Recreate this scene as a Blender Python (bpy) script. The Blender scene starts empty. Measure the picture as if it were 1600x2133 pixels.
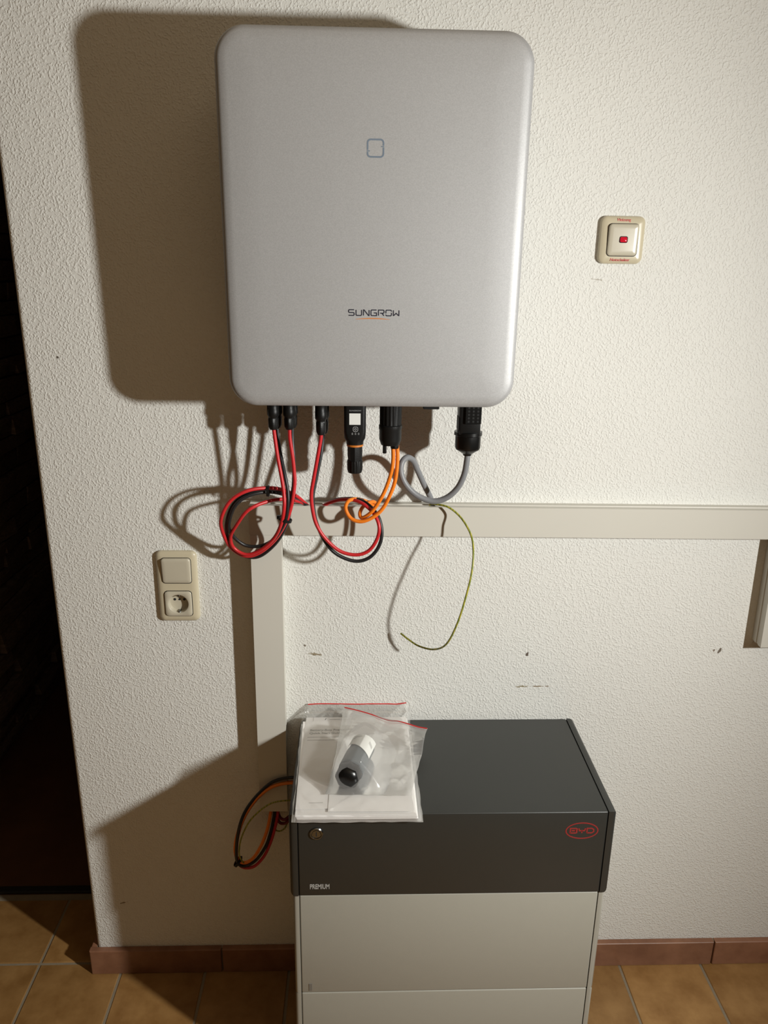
import bpy, bmesh, math, random
from mathutils import Vector, Matrix
random.seed(7)
scene = bpy.context.scene
COL = scene.collection

# ---------------------------------------------------------------- camera
cam_data = bpy.data.cameras.new('camera')
cam = bpy.data.objects.new('camera', cam_data)
COL.objects.link(cam)
scene.camera = cam
PITCH, YAW, ROLL = 0.3052, -0.0354, 0.0146
fwd = Vector((-math.sin(YAW)*math.cos(PITCH), math.cos(YAW)*math.cos(PITCH), -math.sin(PITCH)))
rt0 = Vector((math.cos(YAW), math.sin(YAW), 0))
up0 = rt0.cross(fwd)
rt = rt0*math.cos(ROLL) + up0*math.sin(ROLL)
up = up0*math.cos(ROLL) - rt0*math.sin(ROLL)
mw = Matrix((rt, up, -fwd)).transposed().to_4x4()
mw.translation = Vector((0.0386, -1.4442, 1.6050))
cam.matrix_world = mw
cam_data.sensor_fit = 'HORIZONTAL'
cam_data.sensor_width = 36.0
cam_data.lens = 36.0
cam_data.clip_start = 0.01

# ---------------------------------------------------------------- world, exposure
world = bpy.data.worlds.new('world')
scene.world = world
world.use_nodes = True
world.node_tree.nodes['Background'].inputs[0].default_value = (0.02, 0.019, 0.017, 1)
world.node_tree.nodes['Background'].inputs[1].default_value = 0.05
scene.view_settings.view_transform = 'Standard'
scene.view_settings.look = 'None'
scene.view_settings.gamma = 1.0
scene.view_settings.use_curve_mapping = False
scene.view_settings.exposure = 0.0
LAMP_POS = Vector((1.305, -1.25, 1.555))
LAMP_AIM = LAMP_POS + Vector((-0.965, -0.12, -0.21))
LAMP_WATTS = 58.5
LAMP_COLOR = (1.0, 0.995, 0.945)

# ---------------------------------------------------------------- helpers
def link(o, parent=None):
    COL.objects.link(o)
    if parent is not None:
        o.parent = parent
    return o

def thing(name, label, cat, loc=(0, 0, 0), group=None, rot=(0, 0, 0)):
    o = bpy.data.objects.new(name, None)
    o.empty_display_size = 0.02
    link(o)
    o.location = loc
    o.rotation_euler = rot
    o['label'] = label
    o['category'] = cat
    if group:
        o['group'] = group
    return o

def tag(o, label, cat, group=None):
    o['label'] = label
    o['category'] = cat
    if group:
        o['group'] = group
    return o

def mesh_obj(name, bm, mat, parent=None, smooth=None, off=(0, 0, 0)):
    """off: world origin of the parent, subtracted so that all builders can work in world metres"""
    if any(off):
        bmesh.ops.translate(bm, verts=bm.verts, vec=-Vector(off))
    bmesh.ops.recalc_face_normals(bm, faces=bm.faces)
    me = bpy.data.meshes.new(name)
    bm.to_mesh(me)
    bm.free()
    me.materials.append(mat)
    if smooth is not None:
        for p in me.polygons:
            p.use_smooth = True
        me.set_sharp_from_angle(angle=math.radians(smooth))
    o = bpy.data.objects.new(name, me)
    link(o, parent)
    return o

def structure(o):
    o['kind'] = 'structure'
    return o

def add_box(bm, x0, x1, y0, y1, z0, z1):
    vs = [bm.verts.new((x, y, z)) for x in (x0, x1) for y in (y0, y1) for z in (z0, z1)]
    f = [(0, 1, 3, 2), (4, 6, 7, 5), (0, 4, 5, 1), (2, 3, 7, 6), (0, 2, 6, 4), (1, 5, 7, 3)]
    for q in f:
        bm.faces.new([vs[i] for i in q])
    return vs

def box_bm(x0, x1, y0, y1, z0, z1, bev=0.0, seg=2, sel=None):
    bm = bmesh.new()
    add_box(bm, x0, x1, y0, y1, z0, z1)
    if bev:
        ed = [e for e in bm.edges if sel is None or sel((e.verts[0].co + e.verts[1].co)/2)]
        bmesh.ops.bevel(bm, geom=ed, offset=bev, segments=seg, affect='EDGES', profile=0.5)
    return bm

def rr(cx, cz, w, h, r, n=8):
    """rounded rectangle in x,z; counter-clockwise"""
    pts = []
    r = min(r, w/2-1e-5, h/2-1e-5)
    for k, (sx, sz) in enumerate(((1, 1), (-1, 1), (-1, -1), (1, -1))):
        ox, oz = cx+sx*(w/2-r), cz+sz*(h/2-r)
        for i in range(n):
            a = math.pi/2*(k + i/(n-1))
            pts.append((ox+r*math.cos(a), oz+r*math.sin(a)))
    return pts

def circ(cx, cz, r, n):
    return [(cx+r*math.cos(2*math.pi*i/n), cz+r*math.sin(2*math.pi*i/n)) for i in range(n)]

def loft(bm, rings, cap0=True, cap1=True, closed=True):
    vr = [[bm.verts.new(p) for p in ring] for ring in rings]
    n = len(vr[0])
    for a, b in zip(vr[:-1], vr[1:]):
        for i in range(n if closed else n-1):
            j = (i+1) % n
            bm.faces.new((a[i], a[j], b[j], b[i]))
    if cap0:
        bm.faces.new(vr[0][::-1])
    if cap1:
        bm.faces.new(vr[-1])
    return vr

def slab(bm, cx, cz, w, h, r, prof, n=8, cap0=True, cap1=True):
    """rounded-rectangle body lofted along y; prof = [(y, inset), ...]"""
    rings = []
    for y, ins in prof:
        rings.append([(x, y, z) for x, z in rr(cx, cz, w-2*ins, h-2*ins, max(r-ins, 0.0006), n)])
    loft(bm, rings, cap0, cap1)

def lathe(bm, prof, c, axis=(0, 0, -1), n=24, rib=0.0, ribn=0):
    """prof = [(radius, distance along axis)]; ribs alternate the radius"""
    ax = Vector(axis).normalized()
    t = Vector((1, 0, 0)) if abs(ax.x) < 0.9 else Vector((0, 1, 0))
    u = ax.cross(t).normalized()
    v = ax.cross(u)
    rings = []
    for item in prof:
        r, d = item[0], item[1]
        rb = rib if len(item) > 2 and item[2] else 0.0
        ring = []
        for i in range(n):
            a = 2*math.pi*i/n
            rad = r*(1-rb*((i*ribn*2//n) % 2)) if rb else r
            ring.append(Vector(c)+ax*d+(u*math.cos(a)+v*math.sin(a))*rad)
        rings.append(ring)
    loft(bm, rings)

def catmull(P, sub=6):
    P = [Vector(p) for p in P]
    Q = [P[0]*2-P[1]] + P + [P[-1]*2-P[-2]]
    out = []
    for i in range(1, len(Q)-2):
        p0, p1, p2, p3 = Q[i-1:i+3]
        for k in range(sub):
            t = k/sub
            out.append(0.5*((2*p1)+(p2-p0)*t+(2*p0-5*p1+4*p2-p3)*t*t+(3*p1-p0-3*p2+p3)*t**3))
    out.append(P[-1])
    return out

def tube(bm, P, r, n=10, sub=6):
    C = catmull(P, sub)
    T = [(C[min(i+1, len(C)-1)]-C[max(i-1, 0)]).normalized() for i in range(len(C))]
    u = T[0].orthogonal().normalized()
    rings = []
    for c, t in zip(C, T):
        u = (u-t*u.dot(t)).normalized()
        v = t.cross(u)
        rings.append([c+(u*math.cos(2*math.pi*i/n)+v*math.sin(2*math.pi*i/n))*r for i in range(n)])
    loft(bm, rings)

def stroke(bm, pts, w, place, closed=False, t=0.0004):
    """flat printed line of width w along 2D pts; place(x, y, h) -> world point"""
    n = len(pts)
    L, R_ = [], []
    for i in range(n):
        p = Vector(pts[i])
        a = Vector(pts[(i-1) % n]) if (closed or i > 0) else None
        b = Vector(pts[(i+1) % n]) if (closed or i < n-1) else None
        d0 = (p-a).normalized() if a is not None else None
        d1 = (b-p).normalized() if b is not None else None
        if d0 is None:
            d0 = d1
        if d1 is None:
            d1 = d0
        m = Vector((-(d0.y+d1.y), d0.x+d1.x))
        m = m.normalized() if m.length > 1e-6 else Vector((-d0.y, d0.x))
        k = max(0.5, m.dot(Vector((-d0.y, d0.x))))
        L.append(p+m*(w/2/k))
        R_.append(p-m*(w/2/k))
    lo = [[place(q.x, q.y, 0) for q in S] for S in (L, R_)]
    hi = [[place(q.x, q.y, t) for q in S] for S in (L, R_)]
    rings = [[lo[0][i], hi[0][i], hi[1][i], lo[1][i]] for i in range(n)]
    if closed:
        rings.append(rings[0])
    loft(bm, rings, not closed, not closed)
    if closed:
        bmesh.ops.remove_doubles(bm, verts=bm.verts, dist=1e-7)

def text_obj(name, body, size, mat, parent, loc, rot, sx=1.0, off=(0, 0, 0), bold=0.0, thick=0.0002, shear=0.0):
    cu = bpy.data.curves.new(name, 'FONT')
    cu.body = body
    cu.size = size
    cu.extrude = thick
    cu.offset = bold
    cu.shear = shear
    cu.align_x = 'CENTER'
    cu.align_y = 'CENTER'
    cu.resolution_u = 3
    tmp = bpy.data.objects.new(name, cu)
    COL.objects.link(tmp)
    dg = bpy.context.evaluated_depsgraph_get()
    me = bpy.data.meshes.new_from_object(tmp.evaluated_get(dg))
    COL.objects.unlink(tmp)
    bpy.data.objects.remove(tmp)
    me.materials.clear()
    me.materials.append(mat)
    o = bpy.data.objects.new(name, me)
    link(o, parent)
    o.location = Vector(loc)-Vector(off)
    o.rotation_euler = rot
    o.scale = (sx, 1, 1)
    return o

# ---------------------------------------------------------------- materials
def new_mat(name):
    m = bpy.data.materials.new(name)
    m.use_nodes = True
    nt = m.node_tree
    return m, nt, nt.nodes, nt.links, nt.nodes['Principled BSDF']

def simple(name, col, rough=0.5, metal=0.0, var=0.06, scale=40.0, bump=0.0, bscale=400.0, spec=0.5, coat=0.0):
    m, nt, N, L, b = new_mat(name)
    tc = N.new('ShaderNodeTexCoord')
    no = N.new('ShaderNodeTexNoise')
    no.inputs['Scale'].default_value = scale
    no.inputs['Detail'].default_value = 4
    L.new(tc.outputs['Object'], no.inputs['Vector'])
    mx = N.new('ShaderNodeMix')
    mx.data_type = 'RGBA'
    mx.inputs[6].default_value = (*[c*(1-var) for c in col], 1)
    mx.inputs[7].default_value = (*[min(1, c*(1+var)) for c in col], 1)
    L.new(no.outputs['Fac'], mx.inputs[0])
    L.new(mx.outputs[2], b.inputs['Base Color'])
    b.inputs['Roughness'].default_value = rough
    b.inputs['Metallic'].default_value = metal
    b.inputs['Specular IOR Level'].default_value = spec
    b.inputs['Coat Weight'].default_value = coat
    if bump:
        n2 = N.new('ShaderNodeTexNoise')
        n2.inputs['Scale'].default_value = bscale
        n2.inputs['Detail'].default_value = 2
        L.new(tc.outputs['Object'], n2.inputs['Vector'])
        bp = N.new('ShaderNodeBump')
        bp.inputs['Strength'].default_value = 1.0
        bp.inputs['Distance'].default_value = bump
        L.new(n2.outputs['Fac'], bp.inputs['Height'])
        L.new(bp.outputs['Normal'], b.inputs['Normal'])
    return m

def plaster(name, col, stains=()):
    """white roughcast wall paint with small raised grains; stains = [(x, z, half width, half height, tilt)]"""
    m, nt, N, L, b = new_mat(name)
    tc = N.new('ShaderNodeTexCoord')
    big = N.new('ShaderNodeTexNoise')
    big.inputs['Scale'].default_value = 3.0
    big.inputs['Detail'].default_value = 5
    L.new(tc.outputs['Object'], big.inputs['Vector'])
    mx = N.new('ShaderNodeMix')
    mx.data_type = 'RGBA'
    mx.inputs[6].default_value = (*[c*0.965 for c in col], 1)
    mx.inputs[7].default_value = (*[min(1, c*1.03) for c in col], 1)
    L.new(big.outputs['Fac'], mx.inputs[0])
    last = mx.outputs[2]
    wob = N.new('ShaderNodeTexNoise')
    wob.inputs['Scale'].default_value = 160.0
    wob.inputs['Detail'].default_value = 3
    L.new(tc.outputs['Object'], wob.inputs['Vector'])
    for (sx, sz, hw, hh, tilt, dark) in stains:
        mp = N.new('ShaderNodeMapping')
        mp.vector_type = 'TEXTURE'
        mp.inputs['Location'].default_value = (sx, 0, sz)
        mp.inputs['Rotation'].default_value = (0, tilt, 0)
        mp.inputs['Scale'].default_value = (hw, 1.0, hh)
        L.new(tc.outputs['Object'], mp.inputs['Vector'])
        ln = N.new('ShaderNodeVectorMath')
        ln.operation = 'LENGTH'
        L.new(mp.outputs[0], ln.inputs[0])
        ad = N.new('ShaderNodeMath')
        ad.operation = 'MULTIPLY_ADD'
        L.new(wob.outputs['Fac'], ad.inputs[0])
        ad.inputs[1].default_value = 3.2
        L.new(ln.outputs['Value'], ad.inputs[2])
        mr = N.new('ShaderNodeMapRange')
        mr.inputs['From Min'].default_value = 2.65
        mr.inputs['From Max'].default_value = 2.25
        L.new(ad.outputs[0], mr.inputs['Value'])
        m2 = N.new('ShaderNodeMix')
        m2.data_type = 'RGBA'
        L.new(mr.outputs[0], m2.inputs[0])
        L.new(last, m2.inputs[6])
        m2.inputs[7].default_value = (*dark, 1)
        last = m2.outputs[2]
    L.new(last, b.inputs['Base Color'])
    b.inputs['Roughness'].default_value = 0.75
    b.inputs['Specular IOR Level'].default_value = 0.3
    # grains: densely packed soft bumps of two sizes
    wn = N.new('ShaderNodeTexNoise')
    wn.inputs['Scale'].default_value = 90.0
    wn.inputs['Detail'].default_value = 1
    L.new(tc.outputs['Object'], wn.inputs['Vector'])
    wv = N.new('ShaderNodeVectorMath')
    wv.operation = 'MULTIPLY_ADD'
    L.new(wn.outputs['Color'], wv.inputs[0])
    wv.inputs[1].default_value = (0.003, 0.003, 0.003)
    L.new(tc.outputs['Object'], wv.inputs[2])
    g = N.new('ShaderNodeTexNoise')
    g.inputs['Scale'].default_value = 290.0
    g.inputs['Detail'].default_value = 1.0
    g.inputs['Roughness'].default_value = 0.4
    L.new(wv.outputs[0], g.inputs['Vector'])
    ra = N.new('ShaderNodeMapRange')
    ra.interpolation_type = 'SMOOTHSTEP'
    ra.inputs['From Min'].default_value = 0.42
    ra.inputs['From Max'].default_value = 0.74
    L.new(g.outputs['Fac'], ra.inputs['Value'])
    bp = N.new('ShaderNodeBump')
    bp.inputs['Strength'].default_value = 1.0
    bp.inputs['Distance'].default_value = 0.00062
    L.new(ra.outputs[0], bp.inputs['Height'])
    L.new(bp.outputs['Normal'], b.inputs['Normal'])
    return m

def tile_mat(name, c0, c1, rough=0.45):
    m, nt, N, L, b = new_mat(name)
    tc = N.new('ShaderNodeTexCoord')
    oi = N.new('ShaderNodeObjectInfo')
    sc = N.new('ShaderNodeVectorMath')
    sc.operation = 'MULTIPLY_ADD'
    cb = N.new('ShaderNodeCombineXYZ')
    for k in range(3):
        L.new(oi.outputs['Random'], cb.inputs[k])
    L.new(cb.outputs[0], sc.inputs[0])
    sc.inputs[1].default_value = (37.0, 19.0, 53.0)
    L.new(tc.outputs['Object'], sc.inputs[2])
    n1 = N.new('ShaderNodeTexNoise')
    n1.inputs['Scale'].default_value = 14.0
    n1.inputs['Detail'].default_value = 6
    n1.inputs['Roughness'].default_value = 0.6
    L.new(sc.outputs[0], n1.inputs['Vector'])
    rp = N.new('ShaderNodeValToRGB')
    rp.color_ramp.elements[0].position = 0.33
    rp.color_ramp.elements[0].color = (*c0, 1)
    rp.color_ramp.elements[1].position = 0.68
    rp.color_ramp.elements[1].color = (*c1, 1)
    L.new(n1.outputs['Fac'], rp.inputs[0])
    hv = N.new('ShaderNodeHueSaturation')
    mr = N.new('ShaderNodeMapRange')
    mr.inputs['To Min'].default_value = 0.85
    mr.inputs['To Max'].default_value = 1.12
    L.new(oi.outputs['Random'], mr.inputs['Value'])
    L.new(mr.outputs[0], hv.inputs['Value'])
    L.new(rp.outputs[0], hv.inputs['Color'])
    L.new(hv.outputs[0], b.inputs['Base Color'])
    b.inputs['Roughness'].default_value = rough
    bp = N.new('ShaderNodeBump')
    bp.inputs['Strength'].default_value = 0.6
    bp.inputs['Distance'].default_value = 0.0008
    L.new(n1.outputs['Fac'], bp.inputs['Height'])
    L.new(bp.outputs['Normal'], b.inputs['Normal'])
    return m

def metal_paint(name, col):
    """silver paint with fine metallic flakes"""
    m, nt, N, L, b = new_mat(name)
    tc = N.new('ShaderNodeTexCoord')
    v = N.new('ShaderNodeTexVoronoi')
    v.inputs['Scale'].default_value = 900.0
    L.new(tc.outputs['Object'], v.inputs['Vector'])
    nm = N.new('ShaderNodeMix')
    nm.data_type = 'RGBA'
    nm.inputs[6].default_value = (*[c*0.93 for c in col], 1)
    nm.inputs[7].default_value = (*[c*1.07 for c in col], 1)
    sp = N.new('ShaderNodeSeparateColor')
    L.new(v.outputs['Color'], sp.inputs[0])
    L.new(sp.outputs[0], nm.inputs[0])
    L.new(nm.outputs[2], b.inputs['Base Color'])
    b.inputs['Metallic'].default_value = 0.33
    b.inputs['Roughness'].default_value = 0.54
    bp = N.new('ShaderNodeBump')
    bp.inputs['Strength'].default_value = 0.12
    bp.inputs['Distance'].default_value = 0.0003
    L.new(sp.outputs[1], bp.inputs['Height'])
    L.new(bp.outputs['Normal'], b.inputs['Normal'])
    return m

def film_mat(name, milk, gloss):
    """thin clear plastic film"""
    m, nt, N, L, b = new_mat(name)
    N.remove(b)
    out = N['Material Output']
    tr = N.new('ShaderNodeBsdfTransparent')
    tr.inputs[0].default_value = (0.985, 0.985, 0.98, 1)
    gl = N.new('ShaderNodeBsdfGlossy')
    gl.inputs['Roughness'].default_value = 0.17
    gl.inputs['Color'].default_value = (1, 1, 1, 1)
    df = N.new('ShaderNodeBsdfDiffuse')
    df.inputs[0].default_value = (0.92, 0.91, 0.90, 1)
    fr = N.new('ShaderNodeFresnel')
    fr.inputs['IOR'].default_value = 1.5
    ad = N.new('ShaderNodeMath')
    ad.operation = 'MULTIPLY'
    ad.inputs[1].default_value = gloss
    L.new(fr.outputs[0], ad.inputs[0])
    m1 = N.new('ShaderNodeMixShader')
    m1.inputs[0].default_value = milk
    L.new(tr.outputs[0], m1.inputs[1])
    L.new(df.outputs[0], m1.inputs[2])
    m2 = N.new('ShaderNodeMixShader')
    L.new(ad.outputs[0], m2.inputs[0])
    L.new(m1.outputs[0], m2.inputs[1])
    L.new(gl.outputs[0], m2.inputs[2])
    L.new(m2.outputs[0], out.inputs['Surface'])
    return m

STAINS = [(-0.0513, 0.8384, 0.016, 0.0028, 0.1, (0.30, 0.25, 0.17)),
          (0.390, 0.7596, 0.013, 0.0026, 0.0, (0.30, 0.25, 0.15)),
          (0.425, 0.7600, 0.020, 0.0016, 0.0, (0.33, 0.27, 0.2)),
          (0.8081, 0.8442, 0.004, 0.006, 0.5, (0.16, 0.13, 0.1)),
          (0.795, 0.845, 0.003, 0.004, 0.3, (0.25, 0.2, 0.16)),
          (0.3959, 0.8373, 0.003, 0.005, 0.0, (0.13, 0.1, 0.08)),
          (-0.071, 0.8574, 0.0026, 0.003, 0.0, (0.2, 0.17, 0.13)),
          (-0.5007, 0.1975, 0.008, 0.002, -0.3, (0.3, 0.26, 0.2)),
          (0.469, 1.594, 0.016, 0.0013, 0.12, (0.5, 0.47, 0.42)),
          (-0.5124, 1.4435, 0.0022, 0.0026, 0.0, (0.12, 0.1, 0.08))]
M = {
    'wall': plaster('white_roughcast', (0.768, 0.765, 0.728), STAINS),
    'panel': simple('brown_wood_panelling', (0.24, 0.165, 0.095), 0.6, var=0.25, scale=6),
    'ceiling': simple('ceiling_boards', (0.42, 0.33, 0.22), 0.7, var=0.1, scale=5),
    'tile': tile_mat('beige_terracotta_tile', (0.235, 0.115, 0.032), (0.37, 0.205, 0.072)),
    'skirt': tile_mat('red_brown_skirting_tile', (0.20, 0.088, 0.048), (0.31, 0.150, 0.085), 0.4),
    'grout': simple('grey_grout', (0.24, 0.195, 0.135), 0.9, var=0.15, bump=0.0006),
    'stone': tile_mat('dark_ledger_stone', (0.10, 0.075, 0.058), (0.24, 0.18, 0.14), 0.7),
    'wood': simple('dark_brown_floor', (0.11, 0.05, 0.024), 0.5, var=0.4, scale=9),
    'rubber': simple('black_rubber', (0.012, 0.012, 0.012), 0.6),
    'silver': metal_paint('silver_paint', (0.402, 0.402, 0.406)),
    'greybody': simple('grey_casting', (0.28, 0.28, 0.28), 0.5, 0.2),
    'black': simple('black_plastic', (0.006, 0.006, 0.006), 0.42, bump=0.0002, bscale=900, spec=0.3),
    'blackgloss': simple('black_gloss_plastic', (0.005, 0.005, 0.005), 0.28, spec=0.4),
    'white_print': simple('white_label', (0.75, 0.75, 0.72), 0.6, var=0.03),
    'grey_print': simple('grey_print', (0.30, 0.30, 0.30), 0.6),
    'paleprint': simple('pale_print', (0.36, 0.35, 0.33), 0.6),
    'navy': simple('dark_blue_print', (0.008, 0.008, 0.02), 0.5),
    'orange_print': simple('orange_print', (0.56, 0.17, 0.018), 0.5),
    'slate_led': simple('blue_grey_indicator', (0.16, 0.20, 0.25), 0.35),
    'logo_red': simple('logo_red', (0.27, 0.022, 0.022), 0.45),
    'faint_print': simple('faint_print', (0.46, 0.45, 0.44), 0.6),
    'dim_strip': simple('dim_status_strip', (0.17, 0.16, 0.14), 0.4),
    'red_print': simple('red_print', (0.55, 0.03, 0.03), 0.5),
    'red': simple('red_cable_jacket', (0.52, 0.018, 0.022), 0.38),
    'blackcable': simple('black_cable_jacket', (0.012, 0.012, 0.013), 0.42),
    'orange': simple('orange_cable_jacket', (0.85, 0.21, 0.012), 0.4),
    'greycable': simple('grey_cable_jacket', (0.20, 0.205, 0.215), 0.45),
    'darkred': simple('dark_red_cable_jacket', (0.16, 0.01, 0.02), 0.4),
    'duct': simple('cream_duct_plastic', (0.59, 0.57, 0.51), 0.42, var=0.015, scale=8),
    'cream': simple('cream_switch_plastic', (0.56, 0.50, 0.36), 0.28, var=0.02, coat=0.2),
    'creamrocker': simple('cream_rocker_plastic', (0.51, 0.47, 0.37), 0.30, var=0.02),
    'hole': simple('socket_hole', (0.01, 0.01, 0.01), 0.8),
    'chrome': simple('chrome', (0.22, 0.235, 0.25), 0.2, 1.0, var=0.02),
    'anthracite': simple('anthracite_powder_coat', (0.0200, 0.0215, 0.0195), 0.42, var=0.05, bump=0.00008, bscale=1500, spec=0.66),
    'seam': simple('black_seam', (0.006, 0.006, 0.006), 0.8),
    'module': simple('warm_grey_powder_coat', (0.345, 0.335, 0.288), 0.48, var=0.02, bump=0.0001, bscale=1500),
    'paper': simple('white_paper', (0.90, 0.885, 0.87), 0.7, var=0.02),
    'paper2': simple('white_paper_second', (0.86, 0.84, 0.83), 0.7, var=0.03),
    'film': film_mat('clear_film', 0.12, 0.45),
    'film2': film_mat('clear_film_small', 0.11, 0.62),
    'smoke': simple('grey_blue_plastic', (0.085, 0.098, 0.105), 0.35, var=0.35, scale=60),
}
m, nt, N, L, b = new_mat('red_lens')
b.inputs['Base Color'].default_value = (0.6, 0.012, 0.03, 1)
b.inputs['Roughness'].default_value = 0.12
M['lens'] = m
# yellow wire with a green stripe spiralling round it
m, nt, N, L, b = new_mat('green_yellow_jacket')
tc = N.new('ShaderNodeTexCoord')
wv = N.new('ShaderNodeTexWave')
wv.inputs['Scale'].default_value = 55.0
wv.inputs['Distortion'].default_value = 6.0
wv.inputs['Detail'].default_value = 0
L.new(tc.outputs['Object'], wv.inputs['Vector'])
rp = N.new('ShaderNodeValToRGB')
rp.color_ramp.interpolation = 'CONSTANT'
rp.color_ramp.elements[0].color = (0.38, 0.34, 0.04, 1)
rp.color_ramp.elements[1].position = 0.55
rp.color_ramp.elements[1].color = (0.17, 0.21, 0.03, 1)
L.new(wv.outputs['Fac'], rp.inputs[0])
L.new(rp.outputs[0], b.inputs['Base Color'])
b.inputs['Roughness'].default_value = 0.4
M['earth'] = m
m, nt, N, L, b = new_mat('lamp_glow')
b.inputs['Emission Color'].default_value = (1, 0.93, 0.82, 1)
b.inputs['Emission Strength'].default_value = 20
M['glow'] = m

# ================================================================ the room
WALL_X = -0.575            # free end of the wall
wb = bmesh.new()
add_box(wb, WALL_X, 3.0, 0.0, 0.24, 0.0, 2.5)
ed = [e for e in wb.edges if abs(e.verts[0].co.x-WALL_X) < 1e-4 and abs(e.verts[1].co.x-WALL_X) < 1e-4
      and abs(e.verts[0].co.z-e.verts[1].co.z) > 1]
bmesh.ops.bevel(wb, geom=ed, offset=0.010, segments=4, affect='EDGES', profile=0.5)
structure(mesh_obj('wall_back', wb, M['wall'], smooth=40))
for nm, bx, mt in (('wall_right', (3.0, 3.15, -4.4, 0.24, 0, 2.5), 'panel'),
                   ('wall_front', (-4.15, 3.15, -4.55, -4.4, 0, 2.5), 'panel'),
                   ('wall_left', (-4.15, -4.0, -4.4, 0.4, 0, 2.5), 'panel'),
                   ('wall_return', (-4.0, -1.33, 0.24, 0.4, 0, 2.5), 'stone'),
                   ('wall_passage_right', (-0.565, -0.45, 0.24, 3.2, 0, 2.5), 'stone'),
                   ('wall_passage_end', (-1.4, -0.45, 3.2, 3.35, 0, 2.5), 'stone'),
                   ('ceiling', (-4.15, 3.15, -4.55, 3.35, 2.5, 2.6), 'ceiling')):
    structure(mesh_obj(nm, box_bm(*bx), M[mt]))

# floor: grout bed with single tiles
P = 0.2
GX, GY = -0.722, 0.018
fl = structure(mesh_obj('floor', box_bm(-4.15, 3.15, -4.55, 0.236, -0.08, -0.0022), M['grout']))
tm = box_bm(-0.0968, 0.0968, -0.0968, 0.0968, -0.012, 0.0, 0.0014, 1, lambda c: c.z > -0.001)
tile0 = None
rest = bmesh.new()
for i in range(-16, 18):
    for j in range(-22, 1):
        cx, cy = GX+P*(i+0.5), GY+P*(j+0.5)
        if cx < -3.9 or cx > 2.9:
            continue
        if -1.2 < cx < 1.6 and cy > -2.0:
            if tile0 is None:
                tile0 = mesh_obj('floor_tile', tm, M['tile'], fl)
                o = tile0
            else:
                o = link(tile0.copy(), fl)
            o.location = (cx, cy, random.uniform(-0.0004, 0.0004))
            o.rotation_euler = (0, 0, random.choice((0, 1, 2, 3))*math.pi/2+random.uniform(-0.003, 0.003))
        else:
            add_box(rest, cx-0.0968, cx+0.0968, cy-0.0968, cy+0.0968, -0.012, 0.0)
r_ = mesh_obj('floor_tiles_far', rest, M['tile'], fl)
r_['kind'] = 'stuff'
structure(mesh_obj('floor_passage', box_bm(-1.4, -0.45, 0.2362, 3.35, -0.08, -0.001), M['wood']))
structure(mesh_obj('trim_1', box_bm(-1.33, -0.566, 0.2362, 0.258, -0.001, 0.007, 0.002, 2), M['rubber']))

# skirting of red-brown tiles
def skirting(name, horizontal, spans):
    if horizontal:
        bb = box_bm(WALL_X, 3.0, -0.007, 0.0, 0.0, 0.0665)
    else:
        bb = box_bm(WALL_X-0.007, WALL_X, -0.007, 0.236, 0.0, 0.0665)
    s = structure(mesh_obj(name, bb, M['grout']))
    for a, c in spans:
        if horizontal:
            bm = box_bm(a, c, -0.0140, -0.0005, 0.0012, 0.068, 0.0028, 3, lambda v: v.y < -0.013 and (v.z > 0.06 or abs(v.x-a) < 1e-4 or abs(v.x-c) < 1e-4))
        else:
            bm = box_bm(WALL_X-0.0140, WALL_X-0.0005, a, c, 0.0012, 0.068, 0.0028, 3, lambda v: v.x < WALL_X-0.013 and v.z > 0.06)
        mesh_obj('skirting_tile', bm, M['skirt'], s)
    return s
sp = [(WALL_X-0.0140, -0.2815)]
x = -0.2785
while x < 2.95:
    sp.append((x, min(x+0.293, 2.995)))
    x += 0.296
skirting('baseboard_back', True, sp)
skirting('baseboard_end', False, [(0.0005, 0.235)])

# dark stone cladding in the unlit passage
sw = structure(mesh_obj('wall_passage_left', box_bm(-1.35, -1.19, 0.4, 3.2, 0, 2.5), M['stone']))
stone_mesh = []
for k in range(5):
    bm = box_bm(-0.012, 0.03, -0.5, 0.5, -0.5, 0.5)
    for v in bm.verts:
        if v.co.x > 0:
            v.co.x += random.uniform(-0.012, 0.012)
        v.co.z += random.uniform(-0.05, 0.05)
    o = mesh_obj('ledger_stone', bm, M['stone'], sw)
    stone_mesh.append(o)
used = set()
z = 0.0
while z < 1.75:
    h = random.uniform(0.045, 0.085)
    y = 0.41
    while y < 2.3:
        ln = random.uniform(0.16, 0.42)
        k = random.randrange(5)
        if k in used:
            o = link(stone_mesh[k].copy(), sw)
        else:
            o = stone_mesh[k]
            used.add(k)
        o.location = (-1.19+random.uniform(-0.008, 0.012), y+ln/2, z+h/2)
        o.scale = (1, ln-0.006, h-0.006)
        y += ln
    z += h

# ================================================================ work lamp (outside the frame, to the right)
lt = thing('work_lamp', 'black tripod work lamp with a small round lens', 'lamp', (LAMP_POS.x+0.05, LAMP_POS.y-0.03, 0))
off = tuple(lt.location)
aim = (LAMP_AIM-LAMP_POS).normalized()
hd = LAMP_POS-aim*0.012
bm = bmesh.new()
lathe(bm, [(0.03, -0.07), (0.048, -0.055), (0.055, -0.02), (0.055, 0.0), (0.050, 0.002)], hd, aim, 28)
head = mesh_obj('lamp_head', bm, M['black'], lt, 40, off)
bm = bmesh.new()
lathe(bm, [(0.048, 0.0022), (0.046, 0.004)], hd, aim, 28)
ln_ = mesh_obj('lens', bm, M['glow'], head, None, off)
bm = bmesh.new()
base = hd-aim*0.04
tube(bm, [base, (base.x, base.y, base.z-0.08), (base.x, base.y, 1.0), (base.x, base.y, 0.45)], 0.011, 10, 3)
mesh_obj('pole', bm, M['black'], lt, 40, off)
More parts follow.
